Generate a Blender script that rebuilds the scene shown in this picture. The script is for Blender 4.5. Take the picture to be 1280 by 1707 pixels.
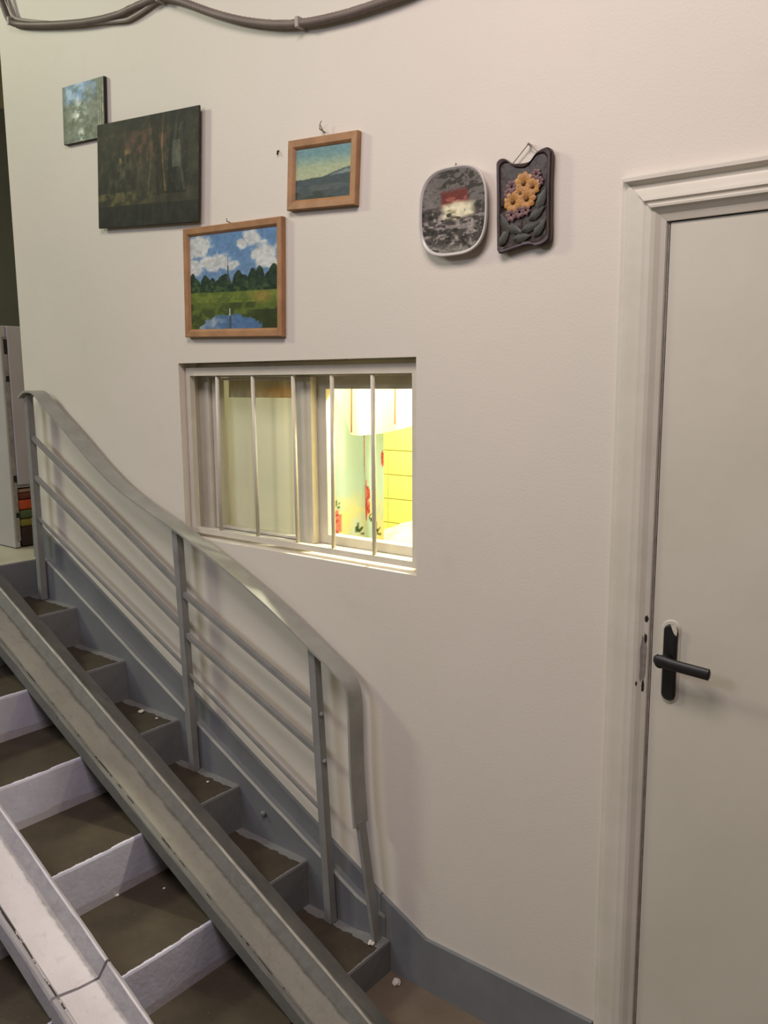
import bpy, bmesh, math, random
import numpy as np
from mathutils import Matrix, Vector, noise

for o in list(bpy.data.objects):
    bpy.data.objects.remove(o, do_unlink=True)
C = bpy.context.scene.collection
SC = bpy.context.scene
rnd = random.Random(7)

# ------------------------------------------------------------------ camera
cam_d = bpy.data.cameras.new('camera')
cam = bpy.data.objects.new('camera', cam_d)
C.objects.link(cam)
cam_d.sensor_fit = 'HORIZONTAL'
cam_d.sensor_width = 36.0
cam_d.lens = 36.0 * 1403.87 / 1280.0
cam_d.clip_start = 0.02
cam.matrix_world = Matrix(((0.780407, -0.091553, 0.618532, 0.0),
                           (0.625233, 0.125241, -0.770324, -1.73),
                           (-0.00694, 0.987893, 0.154981, 1.685),
                           (0, 0, 0, 1)))
SC.camera = cam

# ------------------------------------------------------------------ world, lights, exposure
w = bpy.data.worlds.new('world')
SC.world = w
w.use_nodes = True
w.node_tree.nodes['Background'].inputs[0].default_value = (0.9, 0.92, 1.0, 1)
w.node_tree.nodes['Background'].inputs[1].default_value = 0.05

def area(name, loc, target, size, power, col, size_y=None, shape='DISK'):
    d = bpy.data.lights.new(name, 'AREA')
    d.energy = power
    d.color = col
    d.shape = shape
    d.size = size
    if size_y:
        d.shape = 'RECTANGLE'
        d.size_y = size_y
    o = bpy.data.objects.new(name, d)
    C.objects.link(o)
    o.location = loc
    o.rotation_euler = (Vector(target) - Vector(loc)).to_track_quat('-Z', 'Y').to_euler()
    return o

area('stair_lamp', (-6.2, -2.4, 4.6), (-2.2, -0.4, 1.0), 0.85, 94, (0.96, 1.0, 0.70))
area('hall_fill', (-0.75, -1.7, 3.5), (-0.75, -1.2, 1.0), 1.3, 55, (1.0, 0.86, 0.83), 0.9)  # added overhead soft fill without a fixture, brightens the upper wall
area('front_fill', (-3.2, -4.2, 3.6), (-2.2, -1.2, 0.4), 1.6, 44, (0.84, 0.87, 1.0), 0.9)  # added unseen bluish fill from the left front, not a real lamp
kl = bpy.data.lights.new('kitchen_lamp', 'POINT')
kl.energy = 75
kl.color = (1.0, 0.95, 0.72)
kl.shadow_soft_size = 0.06
klo = bpy.data.objects.new('kitchen_lamp', kl)
C.objects.link(klo)
klo.location = (-1.42, 0.40, 1.98)

SC.view_settings.view_transform = 'Standard'
SC.view_settings.look = 'None'
SC.view_settings.gamma = 1.0
SC.view_settings.use_curve_mapping = False
SC.view_settings.exposure = 0.0

# ------------------------------------------------------------------ colours and materials
def lin(c):
    return tuple((x / 12.92 if x <= 0.04045 else ((x + 0.055) / 1.055) ** 2.4) for x in c)

def rgb(r, g, b):
    return lin((r / 255, g / 255, b / 255))

class NT:
    def __init__(s, m):
        m.use_nodes = True
        s.t = m.node_tree
        s.b = s.t.nodes['Principled BSDF']
    def n(s, typ, **kw):
        nd = s.t.nodes.new(typ)
        for k, v in kw.items():
            setattr(nd, k, v)
        return nd
    def l(s, a, b):
        s.t.links.new(a, b)
    def ramp(s, src, p0, p1, c0=(0, 0, 0, 1), c1=(1, 1, 1, 1)):
        r = s.n('ShaderNodeValToRGB')
        r.color_ramp.elements[0].position = p0
        r.color_ramp.elements[1].position = p1
        r.color_ramp.elements[0].color = c0
        r.color_ramp.elements[1].color = c1
        s.l(src, r.inputs[0])
        return r.outputs[0]
    def noise(s, vec, scale, detail=4, rough=0.55):
        nz = s.n('ShaderNodeTexNoise')
        nz.inputs['Scale'].default_value = scale
        nz.inputs['Detail'].default_value = detail
        nz.inputs['Roughness'].default_value = rough
        if vec is not None:
            s.l(vec, nz.inputs['Vector'])
        return nz.outputs[0]
    def mix(s, fac, a, b):
        mx = s.n('ShaderNodeMix', data_type='RGBA')
        for sock, v in ((mx.inputs[0], fac), (mx.inputs[6], a), (mx.inputs[7], b)):
            if isinstance(v, (int, float)):
                sock.default_value = v
            elif isinstance(v, tuple):
                sock.default_value = v if len(v) == 4 else (*v, 1)
            else:
                s.l(v, sock)
        return mx.outputs[2]
    def math(s, op, a, b=0.0, clamp=False):
        m = s.n('ShaderNodeMath', operation=op)
        m.use_clamp = clamp
        for i, v in enumerate((a, b)):
            if isinstance(v, (int, float)):
                m.inputs[i].default_value = v
            else:
                s.l(v, m.inputs[i])
        return m.outputs[0]
    def bump(s, h, strength, dist=0.002):
        b = s.n('ShaderNodeBump')
        b.inputs['Strength'].default_value = strength
        b.inputs['Distance'].default_value = dist
        s.l(h, b.inputs['Height'])
        s.l(b.outputs[0], s.b.inputs['Normal'])

def paint(name, c, c2=None, rough=0.6, scale=9.0, bump=0.25, bscale=60, dist=0.002, amount=(0.35, 0.7), metallic=0.0,
          chips=None, chip_col=(0.03, 0.028, 0.024), chip_at=0.66):
    m = bpy.data.materials.new(name)
    t = NT(m)
    co = t.n('ShaderNodeTexCoord').outputs['Object']
    f = t.ramp(t.noise(co, scale, 5), amount[0], amount[1])
    col = t.mix(f, c, c2 or tuple(x * 0.85 for x in c))
    if chips:
        k = t.ramp(t.noise(co, chips, 6, 0.65), chip_at, chip_at + 0.02)
        col = t.mix(k, col, chip_col)
    t.l(col, t.b.inputs['Base Color'])
    t.b.inputs['Roughness'].default_value = rough
    t.b.inputs['Metallic'].default_value = metallic
    if bump:
        t.bump(t.noise(co, bscale, 4), bump, dist)
    return m

M = {}
def wall_material():
    m = bpy.data.materials.new('wall_paint')
    t = NT(m)
    co = t.n('ShaderNodeTexCoord').outputs['Object']
    f = t.ramp(t.noise(co, 1.6, 4), 0.35, 0.68)
    c = t.mix(f, rgb(216, 209, 198), rgb(221, 212, 202))
    d = t.ramp(t.noise(co, 7, 6, 0.6), 0.60, 0.80)
    c = t.mix(t.math('MULTIPLY', d, 0.25), c, rgb(196, 186, 172))
    t.l(c, t.b.inputs['Base Color'])
    t.b.inputs['Roughness'].default_value = 0.55
    h = t.math('ADD', t.noise(co, 180, 3), t.math('MULTIPLY', t.noise(co, 14, 3), 1.2))
    t.bump(h, 0.22, 0.0016)
    return m
M['wall'] = wall_material()
M['grey'] = paint('grey_paint', rgb(121, 123, 127), rgb(110, 112, 115), 0.55, 6, 0.3, 40)
M['rail'] = paint('grey_rail_paint', rgb(141, 140, 138), rgb(126, 125, 123), 0.42, 14, 0.25, 70)
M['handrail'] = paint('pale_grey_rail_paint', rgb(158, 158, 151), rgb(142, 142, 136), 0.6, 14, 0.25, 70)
M['door'] = paint('door_paint', rgb(208, 203, 190), rgb(200, 195, 180), 0.4, 3, 0.22, 30)
M['casing'] = paint('casing_paint', rgb(212, 206, 194), rgb(202, 197, 183), 0.4, 8, 0.25, 45)
M['frame_w'] = paint('window_paint', rgb(206, 201, 188), rgb(196, 191, 177), 0.4, 12, 0.15, 60)
M['grille'] = paint('grille_paint', rgb(214, 207, 193), rgb(203, 197, 183), 0.4, 12, 0.2, 60)
M['black'] = paint('black_plastic', rgb(27, 27, 27), rgb(34, 33, 32), 0.42, 20, 0.1, 90)
M['dark'] = paint('dark_gap', rgb(38, 34, 29), rgb(26, 24, 21), 0.9, 20, 0.1)
M['worn'] = paint('worn_gap_paint', rgb(150, 145, 136), rgb(120, 116, 108), 0.6, 40, 0.2)
M['concrete'] = paint('ramp_grey', rgb(150, 146, 138), rgb(136, 133, 126), 0.75, 7, 0.5, 50, 0.003, chips=26, chip_col=rgb(110, 106, 98), chip_at=0.68)
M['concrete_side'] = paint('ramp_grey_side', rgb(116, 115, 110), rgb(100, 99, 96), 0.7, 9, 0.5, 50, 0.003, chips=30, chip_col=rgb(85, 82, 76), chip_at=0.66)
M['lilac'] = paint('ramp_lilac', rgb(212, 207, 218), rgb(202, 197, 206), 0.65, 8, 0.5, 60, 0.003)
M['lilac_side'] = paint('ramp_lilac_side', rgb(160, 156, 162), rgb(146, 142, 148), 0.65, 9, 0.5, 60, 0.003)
M['crack'] = paint('crack', rgb(64, 58, 54), rgb(92, 86, 80), 0.9, 30, 0)
M['floor'] = paint('floor_concrete', rgb(112, 97, 82), rgb(92, 80, 67), 0.75, 5, 0.4, 60, 0.003)
M['landing'] = paint('landing_floor', rgb(186, 182, 160), rgb(170, 166, 146), 0.5, 5, 0.2)
M['darkwall'] = paint('dark_wall', rgb(150, 145, 132), rgb(138, 134, 122), 0.8, 3, 0.2)
M['tanwall'] = paint('tan_wall', rgb(214, 196, 164), rgb(204, 187, 156), 0.8, 3, 0.2)
M['ceil'] = paint('ceiling_paint', rgb(140, 136, 130), rgb(130, 127, 121), 0.8, 2, 0.1)
M['hall'] = paint('hall_wall_paint', rgb(158, 153, 146), rgb(148, 144, 138), 0.8, 2, 0.1)
M['cable'] = paint('cable_grey', rgb(128, 115, 108), rgb(114, 102, 96), 0.55, 10, 0.1)
M['cable2'] = paint('cable_pale', rgb(168, 156, 148), rgb(156, 144, 138), 0.55, 10, 0.1)
M['metal'] = paint('nail_metal', rgb(158, 148, 142), rgb(132, 124, 116), 0.4, 30, 0)
M['wood'] = paint('frame_wood', rgb(172, 128, 88), rgb(148, 106, 70), 0.5, 18, 0.25, 80)
M['canvas_edge'] = paint('canvas_edge', rgb(36, 34, 28), rgb(48, 45, 38), 0.7, 20, 0.2)
M['porcelain'] = paint('plate_white', rgb(206, 200, 196), rgb(196, 189, 186), 0.3, 10, 0.05)
M['clay'] = paint('clay_dark', rgb(64, 48, 42), rgb(52, 44, 40), 0.4, 28, 0.5, 70, 0.003)
M['clay_rim'] = paint('clay_rim', rgb(62, 40, 36), rgb(44, 30, 28), 0.35, 20, 0.3, 60)
M['petal'] = paint('petal_yellow', rgb(186, 134, 70), rgb(164, 112, 56), 0.4, 60, 0.2)
M['petal_pink'] = paint('petal_mauve', rgb(118, 84, 84), rgb(98, 70, 76), 0.45, 60, 0.2)
M['seed'] = paint('flower_heart', rgb(120, 80, 28), rgb(100, 64, 22), 0.5, 60, 0.2)
M['leaf'] = paint('clay_leaf', rgb(62, 56, 48), rgb(52, 54, 50), 0.45, 40, 0.2)
M['crumb'] = paint('plaster_crumb', rgb(214, 206, 200), rgb(196, 188, 182), 0.9, 40, 0.2)
M['tile'] = paint('tile_yellow', rgb(226, 224, 150), rgb(220, 217, 140), 0.3, 4, 0.05)
M['grout'] = paint('grout', rgb(206, 198, 118), rgb(198, 190, 112), 0.9, 10, 0.1)
M['room'] = paint('kitchen_wall', rgb(236, 222, 150), rgb(230, 214, 140), 0.7, 4, 0.1)
M['cloth'] = paint('white_cloth', rgb(244, 240, 228), rgb(240, 235, 220), 0.9, 10, 0.1)
M['cord'] = paint('brown_cord', rgb(120, 84, 30), rgb(104, 72, 26), 0.8, 10, 0.1)
M['blind'] = paint('blind_cloth', rgb(186, 182, 158), rgb(178, 175, 152), 0.9, 6, 0.1)
M['valance'] = paint('orange_valance', rgb(170, 130, 84), rgb(142, 108, 74), 0.9, 24, 0.2)
M['cup_w'] = paint('cupboard_paint', rgb(178, 173, 172), rgb(166, 162, 160), 0.45, 4, 0.15)
M['cup_w2'] = paint('cupboard_side_paint', rgb(176, 170, 176), rgb(166, 160, 166), 0.45, 6, 0.15)
for nm, c in (('tan', (150, 120, 98)), ('rust', (108, 58, 44)), ('orange', (196, 84, 42)), ('green', (84, 96, 62)),
              ('olive', (128, 120, 50)), ('brown', (54, 40, 34))):
    M['cl_' + nm] = paint('folded_' + nm, rgb(*c), rgb(*(int(x * 0.85) for x in c)), 0.95, 30, 0.3, 90)
g = bpy.data.materials.new('window_glass')
t = NT(g)
gl, tr, mxs, lw = t.n('ShaderNodeBsdfGlossy'), t.n('ShaderNodeBsdfTransparent'), t.n('ShaderNodeMixShader'), t.n('ShaderNodeLayerWeight')
gl.inputs['Roughness'].default_value = 0.03
tr.inputs['Color'].default_value = (0.95, 0.97, 0.94, 1)
refl = t.math('ADD', t.math('MULTIPLY', t.math('POWER', lw.outputs['Facing'], 4.0), 0.5), 0.03)
t.l(refl, mxs.inputs[0]); t.l(tr.outputs[0], mxs.inputs[1]); t.l(gl.outputs[0], mxs.inputs[2])
t.l(mxs.outputs[0], t.t.nodes['Material Output'].inputs['Surface'])
M['glass'] = g

def step_material(left_paint=True):
    m = bpy.data.materials.new('step_paint')
    t = NT(m)
    co = t.n('ShaderNodeTexCoord').outputs['Object']
    sep = t.n('ShaderNodeSeparateXYZ')
    t.l(co, sep.inputs[0])
    x, y, z = sep.outputs
    ns = t.n('ShaderNodeSeparateXYZ')
    t.l(t.n('ShaderNodeNewGeometry').outputs['True Normal'], ns.inputs[0])
    up = t.math('GREATER_THAN', ns.outputs[2], 0.6)
    nz = t.noise(co, 14, 6, 0.65)
    nz2 = t.noise(co, 45, 5, 0.6)
    # bare tread
    tc = t.mix(t.ramp(t.noise(co, 6, 6, 0.65), 0.3, 0.7), rgb(74, 64, 50), rgb(54, 47, 37))
    tc = t.mix(t.ramp(nz2, 0.68, 0.74), tc, rgb(98, 88, 72))
    # painted edge on the wall side and along the nosing
    e1 = t.math('GREATER_THAN', t.math('ADD', y, t.math('MULTIPLY', t.math('SUBTRACT', nz, 0.5), 0.05)), -0.066)
    e2 = t.math('GREATER_THAN', t.math('ADD', x, t.math('MULTIPLY', t.math('SUBTRACT', nz, 0.5), 0.020)), -0.0065)
    edge = t.math('MAXIMUM', e1, e2)
    greyside = t.math('GREATER_THAN', y, -0.30)
    gcol = t.mix(t.ramp(nz, 0.35, 0.7), rgb(126, 125, 125), rgb(113, 112, 112))
    lcol = t.mix(t.ramp(nz, 0.35, 0.7), rgb(200, 199, 219), rgb(188, 187, 205))
    # grime along the foot of each riser
    gr = t.math('MULTIPLY', t.math('LESS_THAN', t.math('ADD', z, t.math('MULTIPLY', t.math('SUBTRACT', nz, 0.5), 0.03)), -0.122), 0.6)
    lcol = t.mix(gr, lcol, rgb(164, 154, 158))
    lcol = t.mix(t.ramp(t.noise(co, 22, 6, 0.7), 0.70, 0.72), lcol, rgb(142, 134, 132))
    pc = t.mix(greyside, lcol if left_paint else tc, gcol)
    tread = t.mix(edge, tc, pc)
    t.l(t.mix(up, pc, tread), t.b.inputs['Base Color'])
    t.b.inputs['Roughness'].default_value = 0.62
    t.bump(t.math('ADD', t.noise(co, 70, 4), t.math('MULTIPLY', nz, 1.5)), 0.35, 0.003)
    return m
M['step'] = step_material()
M['step_low'] = step_material(False)

def attr_mat(name, rough=0.5, bump=0.25, bscale=120):
    m = bpy.data.materials.new(name)
    t = NT(m)
    a = t.n('ShaderNodeAttribute', attribute_name='col')
    co = t.n('ShaderNodeTexCoord').outputs['Object']
    t.l(a.outputs['Color'], t.b.inputs['Base Color'])
    t.b.inputs['Roughness'].default_value = rough
    t.b.inputs['Specular IOR Level'].default_value = 0.2
    if bump:
        t.bump(t.noise(co, bscale, 4), bump, 0.0015)
    return m
M['oil'] = attr_mat('oil_paint', 0.6)
M['print'] = attr_mat('printed_cloth', 0.9, 0.0)
def thin_cloth():
    m = attr_mat('thin_cloth', 0.9, 0.0)
    t = NT(m)
    a = [n for n in t.t.nodes if n.type == 'ATTRIBUTE'][0]
    tl, mx = t.n('ShaderNodeBsdfTranslucent'), t.n('ShaderNodeMixShader')
    t.l(a.outputs['Color'], tl.inputs['Color'])
    mx.inputs[0].default_value = 0.13
    t.l(t.b.outputs[0], mx.inputs[1]); t.l(tl.outputs[0], mx.inputs[2])
    t.l(mx.outputs[0], t.t.nodes['Material Output'].inputs['Surface'])
    return m
M['thin'] = thin_cloth()

for k_ in ('handrail', 'rail'):
    M[k_].node_tree.nodes['Principled BSDF'].inputs['Specular IOR Level'].default_value = 0.28

# ------------------------------------------------------------------ mesh helpers
def empty(name, loc=(0, 0, 0), rot=None, label=None, cat=None, group=None, kind=None):
    o = bpy.data.objects.new(name, None)
    C.objects.link(o)
    o.empty_display_size = 0.05
    mw = Matrix.Translation(Vector(loc))
    if rot is not None:
        mw = mw @ rot
    o.matrix_world = mw
    tag(o, label, cat, group, kind)
    return o

def tag(o, label=None, cat=None, group=None, kind=None):
    for k, v in (('label', label), ('category', cat), ('group', group), ('kind', kind)):
        if v:
            o[k] = v
    return o

def root_of(p):
    m = Matrix()
    while p is not None:
        m = p.matrix_basis @ m
        p = p.parent
    return m

def obj(name, bm, mats, parent=None, world=True, smooth=False, origin=None):
    """one mesh object; world=True: vertices are given in world space"""
    me = bpy.data.meshes.new(name)
    bmesh.ops.recalc_face_normals(bm, faces=bm.faces)
    org = Vector(origin) if origin is not None else Vector((0, 0, 0))
    if world and parent is not None:
        bm.transform(root_of(parent).inverted())
    if origin is not None:
        bm.transform(Matrix.Translation(-org))
    bm.to_mesh(me)
    bm.free()
    for m in (mats if isinstance(mats, (list, tuple)) else [mats]):
        me.materials.append(m)
    if smooth:
        for p in me.polygons:
            p.use_smooth = True
    o = bpy.data.objects.new(name, me)
    C.objects.link(o)
    if parent is not None:
        o.parent = parent
    if origin is not None:
        o.location = org
    return o

def box(bm, x0, x1, y0, y1, z0, z1, bev=0.0, mi=0, segs=2):
    vs = [bm.verts.new((x, y, z)) for x in (x0, x1) for y in (y0, y1) for z in (z0, z1)]
    fs = [bm.faces.new([vs[i] for i in f]) for f in ((0, 1, 3, 2), (4, 6, 7, 5), (0, 4, 5, 1), (2, 3, 7, 6), (0, 2, 6, 4), (1, 5, 7, 3))]
    for f in fs:
        f.material_index = mi
    if bev > 0:
        es = list({e for f in fs for e in f.edges})
        r = bmesh.ops.bevel(bm, geom=es, offset=bev, segments=segs, affect='EDGES', profile=0.6)
        for f in r['faces']:
            f.material_index = mi
    return bm

def BM():
    return bmesh.new()

def loft(bm, rings, closed=True, cap=True, mi=None):
    """rings: list of lists of points of equal length"""
    R_ = [[bm.verts.new(p) for p in r] for r in rings]
    n = len(R_[0])
    for a, b in zip(R_, R_[1:]):
        for i in range(n if closed else n - 1):
            f = bm.faces.new((a[i], a[(i + 1) % n], b[(i + 1) % n], b[i]))
            if mi:
                f.material_index = mi[i]
    if cap and closed:
        bm.faces.new(R_[0])
        bm.faces.new(R_[-1])
    return R_

def catmull(pts, n):
    P = [Vector(p) for p in pts]
    P = [P[0] * 2 - P[1]] + P + [P[-1] * 2 - P[-2]]
    out = []
    for i in range(1, len(P) - 2):
        for k in range(n):
            t_ = k / n
            a, b, c, d = P[i - 1], P[i], P[i + 1], P[i + 2]
            out.append(0.5 * ((2 * b) + (c - a) * t_ + (2 * a - 5 * b + 4 * c - d) * t_ ** 2 + (3 * b - a - 3 * c + d) * t_ ** 3))
    out.append(P[-2])
    return out

def tube(bm, path, rad, n=10, radii=None):
    rings = []
    up = None
    for i, p in enumerate(path):
        p = Vector(p)
        d = (Vector(path[min(i + 1, len(path) - 1)]) - Vector(path[max(i - 1, 0)])).normalized()
        if up is None:
            up = d.orthogonal().normalized()
        s = d.cross(up).normalized()
        up = s.cross(d).normalized()
        r = radii[i] if radii else rad
        rings.append([p + (s * math.cos(a) + up * math.sin(a)) * r for a in [2 * math.pi * k / n for k in range(n)]])
    loft(bm, rings)
    return bm

def bar(bm, a, b, w, h, side=(0, 1, 0)):
    """rectangular bar from a to b, w along `side`, h along the remaining direction"""
    a, b, side = Vector(a), Vector(b), Vector(side)
    d = (b - a).normalized()
    s = (side - d * side.dot(d)).normalized()
    u = d.cross(s)
    rings = [[p + s * (i * w / 2) + u * (j * h / 2) for i, j in ((-1, -1), (1, -1), (1, 1), (-1, 1))] for p in (a, b)]
    loft(bm, rings)
    return bm

def colour_grid(name, nx, ny, pos, colour, mat, parent, world=False, smooth=True, keep=None):
    """grid sheet with one printed colour per vertex. pos(u, v) -> point, colour(U, V) -> (n, 3) sRGB array"""
    U, V = np.meshgrid(np.linspace(0, 1, nx + 1), np.linspace(0, 1, ny + 1))
    U, V = U.ravel(), V.ravel()
    pts = [pos(u, v) for u, v in zip(U, V)]
    if world and parent is not None:
        inv = root_of(parent).inverted()
        pts = [inv @ Vector(p) for p in pts]
    faces = [(j * (nx + 1) + i, j * (nx + 1) + i + 1, (j + 1) * (nx + 1) + i + 1, (j + 1) * (nx + 1) + i)
             for j in range(ny) for i in range(nx)]
    if keep is not None:
        k = [keep(u, v) for u, v in zip(U, V)]
        faces = [f for f in faces if all(k[i] for i in f)]
    me = bpy.data.meshes.new(name)
    me.from_pydata([tuple(p) for p in pts], [], faces)
    rgb_ = np.clip(colour(U, V), 0, 1)
    li = np.where(rgb_ <= 0.04045, rgb_ / 12.92, ((rgb_ + 0.055) / 1.055) ** 2.4)
    at = me.color_attributes.new('col', 'FLOAT_COLOR', 'POINT')
    at.data.foreach_set('color', np.concatenate([li, np.ones((len(li), 1))], 1).astype(np.float32).ravel())
    if smooth:
        me.polygons.foreach_set('use_smooth', [True] * len(faces))
    me.materials.append(mat)
    me.update()
    o = bpy.data.objects.new(name, me)
    C.objects.link(o)
    if parent is not None:
        o.parent = parent
    return o

# ------------------------------------------------------------------ painted pictures (numpy)
_r = np.random.RandomState(5)
def vnoise(x, y, seed=0, oct=4):
    out = np.zeros_like(x)
    amp, tot = 1.0, 0.0
    for k in range(oct):
        rs = np.random.RandomState(seed * 31 + k)
        G = rs.rand(64, 64)
        f = 2 ** k
        xx, yy = x * f + 7.3 * k, y * f + 3.1 * k
        xi, yi = np.floor(xx).astype(int), np.floor(yy).astype(int)
        fx, fy = xx - xi, yy - yi
        fx, fy = fx * fx * (3 - 2 * fx), fy * fy * (3 - 2 * fy)
        g = lambda a, b: G[a % 64, b % 64]
        out += amp * ((g(xi, yi) * (1 - fx) + g(xi + 1, yi) * fx) * (1 - fy) + (g(xi, yi + 1) * (1 - fx) + g(xi + 1, yi + 1) * fx) * fy)
        tot += amp
        amp *= 0.5
    return out / tot

def c3(r, g, b):
    return np.array([r, g, b], float) / 255

def blend(col, mask, c):
    mask = np.clip(mask, 0, 1)[:, None]
    return col * (1 - mask) + np.asarray(c) * mask

def sst(a, b, x):
    t_ = np.clip((x - a) / (b - a), 0, 1)
    return t_ * t_ * (3 - 2 * t_)

def flat(U, c):
    return np.tile(np.asarray(c, float), (len(U), 1))

def pic_meadow(U, V):
    n1, n2, n3 = vnoise(U * 4, V * 5, 1), vnoise(U * 16, V * 16, 2), vnoise(U * 30, V * 40, 3)
    c = flat(U, c3(108, 140, 174))
    c = blend(c, sst(0.45, 0.95, V) * 0.5, c3(84, 124, 170))
    cl = np.zeros_like(U)
    for cx, cy, rx, ry in ((0.10, 0.88, .17, .13), (0.30, 0.70, .24, .09), (0.06, 0.66, .15, .10), (0.86, 0.74, .17, .13), (0.72, 0.92, .10, .09),
                           (0.62, 0.86, .06, .06), (0.5, 0.66, .1, .06), (0.93, 0.66, .1, .06)):
        cl = np.maximum(cl, 1.25 - np.hypot((U - cx) / rx, (V - cy) / ry) + (n2 - .5) * 0.9)
    c = blend(c, sst(0.15, 0.6, cl) * 0.92, c3(206, 208, 204))
    c = blend(c, sst(0.5, 0.9, cl) * (n1 < 0.5) * 0.5, c3(168, 174, 176))
    # tree line
    top = 0.47 + 0.10 * np.sqrt(np.abs(np.sin(U * 17 + 1.0))) + 0.07 * (n2 - 0.5) + 0.05 * sst(0.3, 0.8, U) + 0.02 * np.sin(U * 47)
    tr = (V < top) & (V > 0.36)
    c = blend(c, tr * 1.0, c3(38, 56, 42))
    c = blend(c, tr * sst(.55, .3, vnoise(U * 26, V * 20, 6)) * .7, c3(24, 38, 32))
    c = blend(c, tr * sst(0.5, 0.75, n2) * 0.7, c3(58, 84, 50))
    c = blend(c, ((V < 0.475 + .03 * np.sin(U * 30)) & (V > .37)) * sst(.4, .7, n3) * 0.7, c3(66, 92, 48))
    sp = (np.abs(U - 0.455) < 0.012 * np.clip((0.74 - V) / 0.2, 0.15, 1)) & (V > 0.5) & (V < 0.73)
    c = blend(c, sp * 1.0, c3(70, 78, 84))
    # meadow
    md = V < 0.385 + 0.015 * n1
    c = blend(c, md * 1.0, c3(88, 104, 44))
    c = blend(c, md * sst(0.40, 0.62, n2) * 0.7, c3(118, 130, 56))
    c = blend(c, (md & (V < 0.28)) * sst(0.4, 0.6, n2) * 0.85, c3(54, 66, 34))
    c = blend(c, md * np.clip(1.3 - np.hypot((U - .83) / .12, (V - .33) / .07), 0, 1) * 0.8, c3(150, 128, 62))
    c = blend(c, (md & (V < 0.2)) * sst(0.62, 0.8, U) * 0.8, c3(44, 52, 28))
    # pond
    pd = sst(1.08, .96, np.hypot((U - .47) / .36, (V - .0) / .15) + .35 * (n2 - .5))
    c = blend(c, pd, c3(80, 112, 150))
    c = blend(c, pd * sst(.56, .44, U) * sst(.38, .6, n1), c3(172, 182, 190))
    c = blend(c, (np.abs(U - .47) < .008) * (V < .22) * (V > 0.13) * .8, c3(196, 200, 196))
    c = blend(c, (np.abs(U - .475) < .012) * (V <= .14) * 1.0, c3(70, 84, 92))
    return c * (0.86 + 0.28 * n3[:, None])

def pic_dawn(U, V):
    n1, n2 = vnoise(U * 5, V * 9, 11), vnoise(U * 22, V * 30, 12)
    c = flat(U, c3(112, 148, 152))
    c = blend(c, sst(0.92, 0.55, V), c3(168, 180, 146))
    c = blend(c, sst(0.55, 0.40, V) * .5, c3(182, 186, 150))
    hz = 0.40 + 0.16 * sst(0.35, 1.0, U) + .03 * (n2 - .5)
    c = blend(c, (V < hz) * 1.0, c3(88, 106, 106))
    c = blend(c, ((V < hz - .04) & (V > hz - .11)) * sst(.3, .8, U) * .7, c3(140, 154, 148))
    c = blend(c, (V < 0.39 + .06 * U + .04 * (n2 - .5)) * 1.0, c3(74, 86, 88))
    c = blend(c, (V < 0.27 + 0.08 * (n1 - .5)) * sst(.35, .6, n1) * .8, c3(92, 100, 98))
    c = blend(c, (V < 0.16) * sst(.4, .7, n1) * .8, c3(60, 68, 60))
    return c * (0.9 + 0.2 * n2[:, None])

def pic_forest(U, V):
    n1, n2, n3 = vnoise(U * 5, V * 5, 21), vnoise(U * 18, V * 14, 22), vnoise(U * 40, V * 8, 23)
    c = flat(U, c3(58, 57, 45))
    c = blend(c, sst(.45, .75, n1) * .6, c3(40, 43, 38))
    c = blend(c, np.clip(1.2 - np.hypot((U - .50) / .28, (V - .76) / .22), 0, 1) * sst(.35, .6, n2) * .75, c3(100, 66, 54))
    c = blend(c, np.clip(1.2 - np.hypot((U - .27) / .12, (V - .66) / .07), 0, 1) * sst(.45, .62, n2), c3(150, 130, 78))
    c = blend(c, np.clip(1.1 - np.hypot((U - .30) / .2, (V - .5) / .14), 0, 1) * sst(.4, .6, n2) * .55, c3(92, 96, 76))
    c = blend(c, ((V < .33) & (V > .20)) * sst(.85, .2, U) * sst(.35, .6, n2) * .8, c3(98, 92, 58))
    for x, wd, cc in ((.535, .010, (88, 80, 58)), (.62, .05, (46, 42, 34)), (.685, .008, (118, 92, 56)), (.77, .055, (30, 32, 30)), (.86, .03, (40, 42, 40))):
        xx = x + .02 * np.sin(V * 5 + x * 20) + (.02 * (0.35 - V) * (V < .35)) * np.sign(U - x)
        c = blend(c, (np.abs(U - xx) < wd * (.7 + .5 * (V < .3))) * (V > .27) * .9, c3(*cc))
    c = blend(c, ((np.abs(U - .80) < .02 + .03 * n1) & (V > .5) & (V < .74)) * .6, c3(104, 108, 96))
    c = blend(c, (np.abs(U - .83 - .04 * np.sin(V * 6)) < .012) * (V > .3) * .5, c3(90, 92, 84))
    c = blend(c, (V < .2) * .8, c3(38, 40, 35))
    c = blend(c, (V > .88) * .5, c3(40, 40, 36))
    c = blend(c, sst(.58, .75, vnoise(U * 28, V * 24, 25)) * (V > .25) * .35, c3(92, 84, 62))
    return c * (0.74 + 0.5 * n3[:, None]) * (0.8 + 0.4 * n2[:, None])

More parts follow.
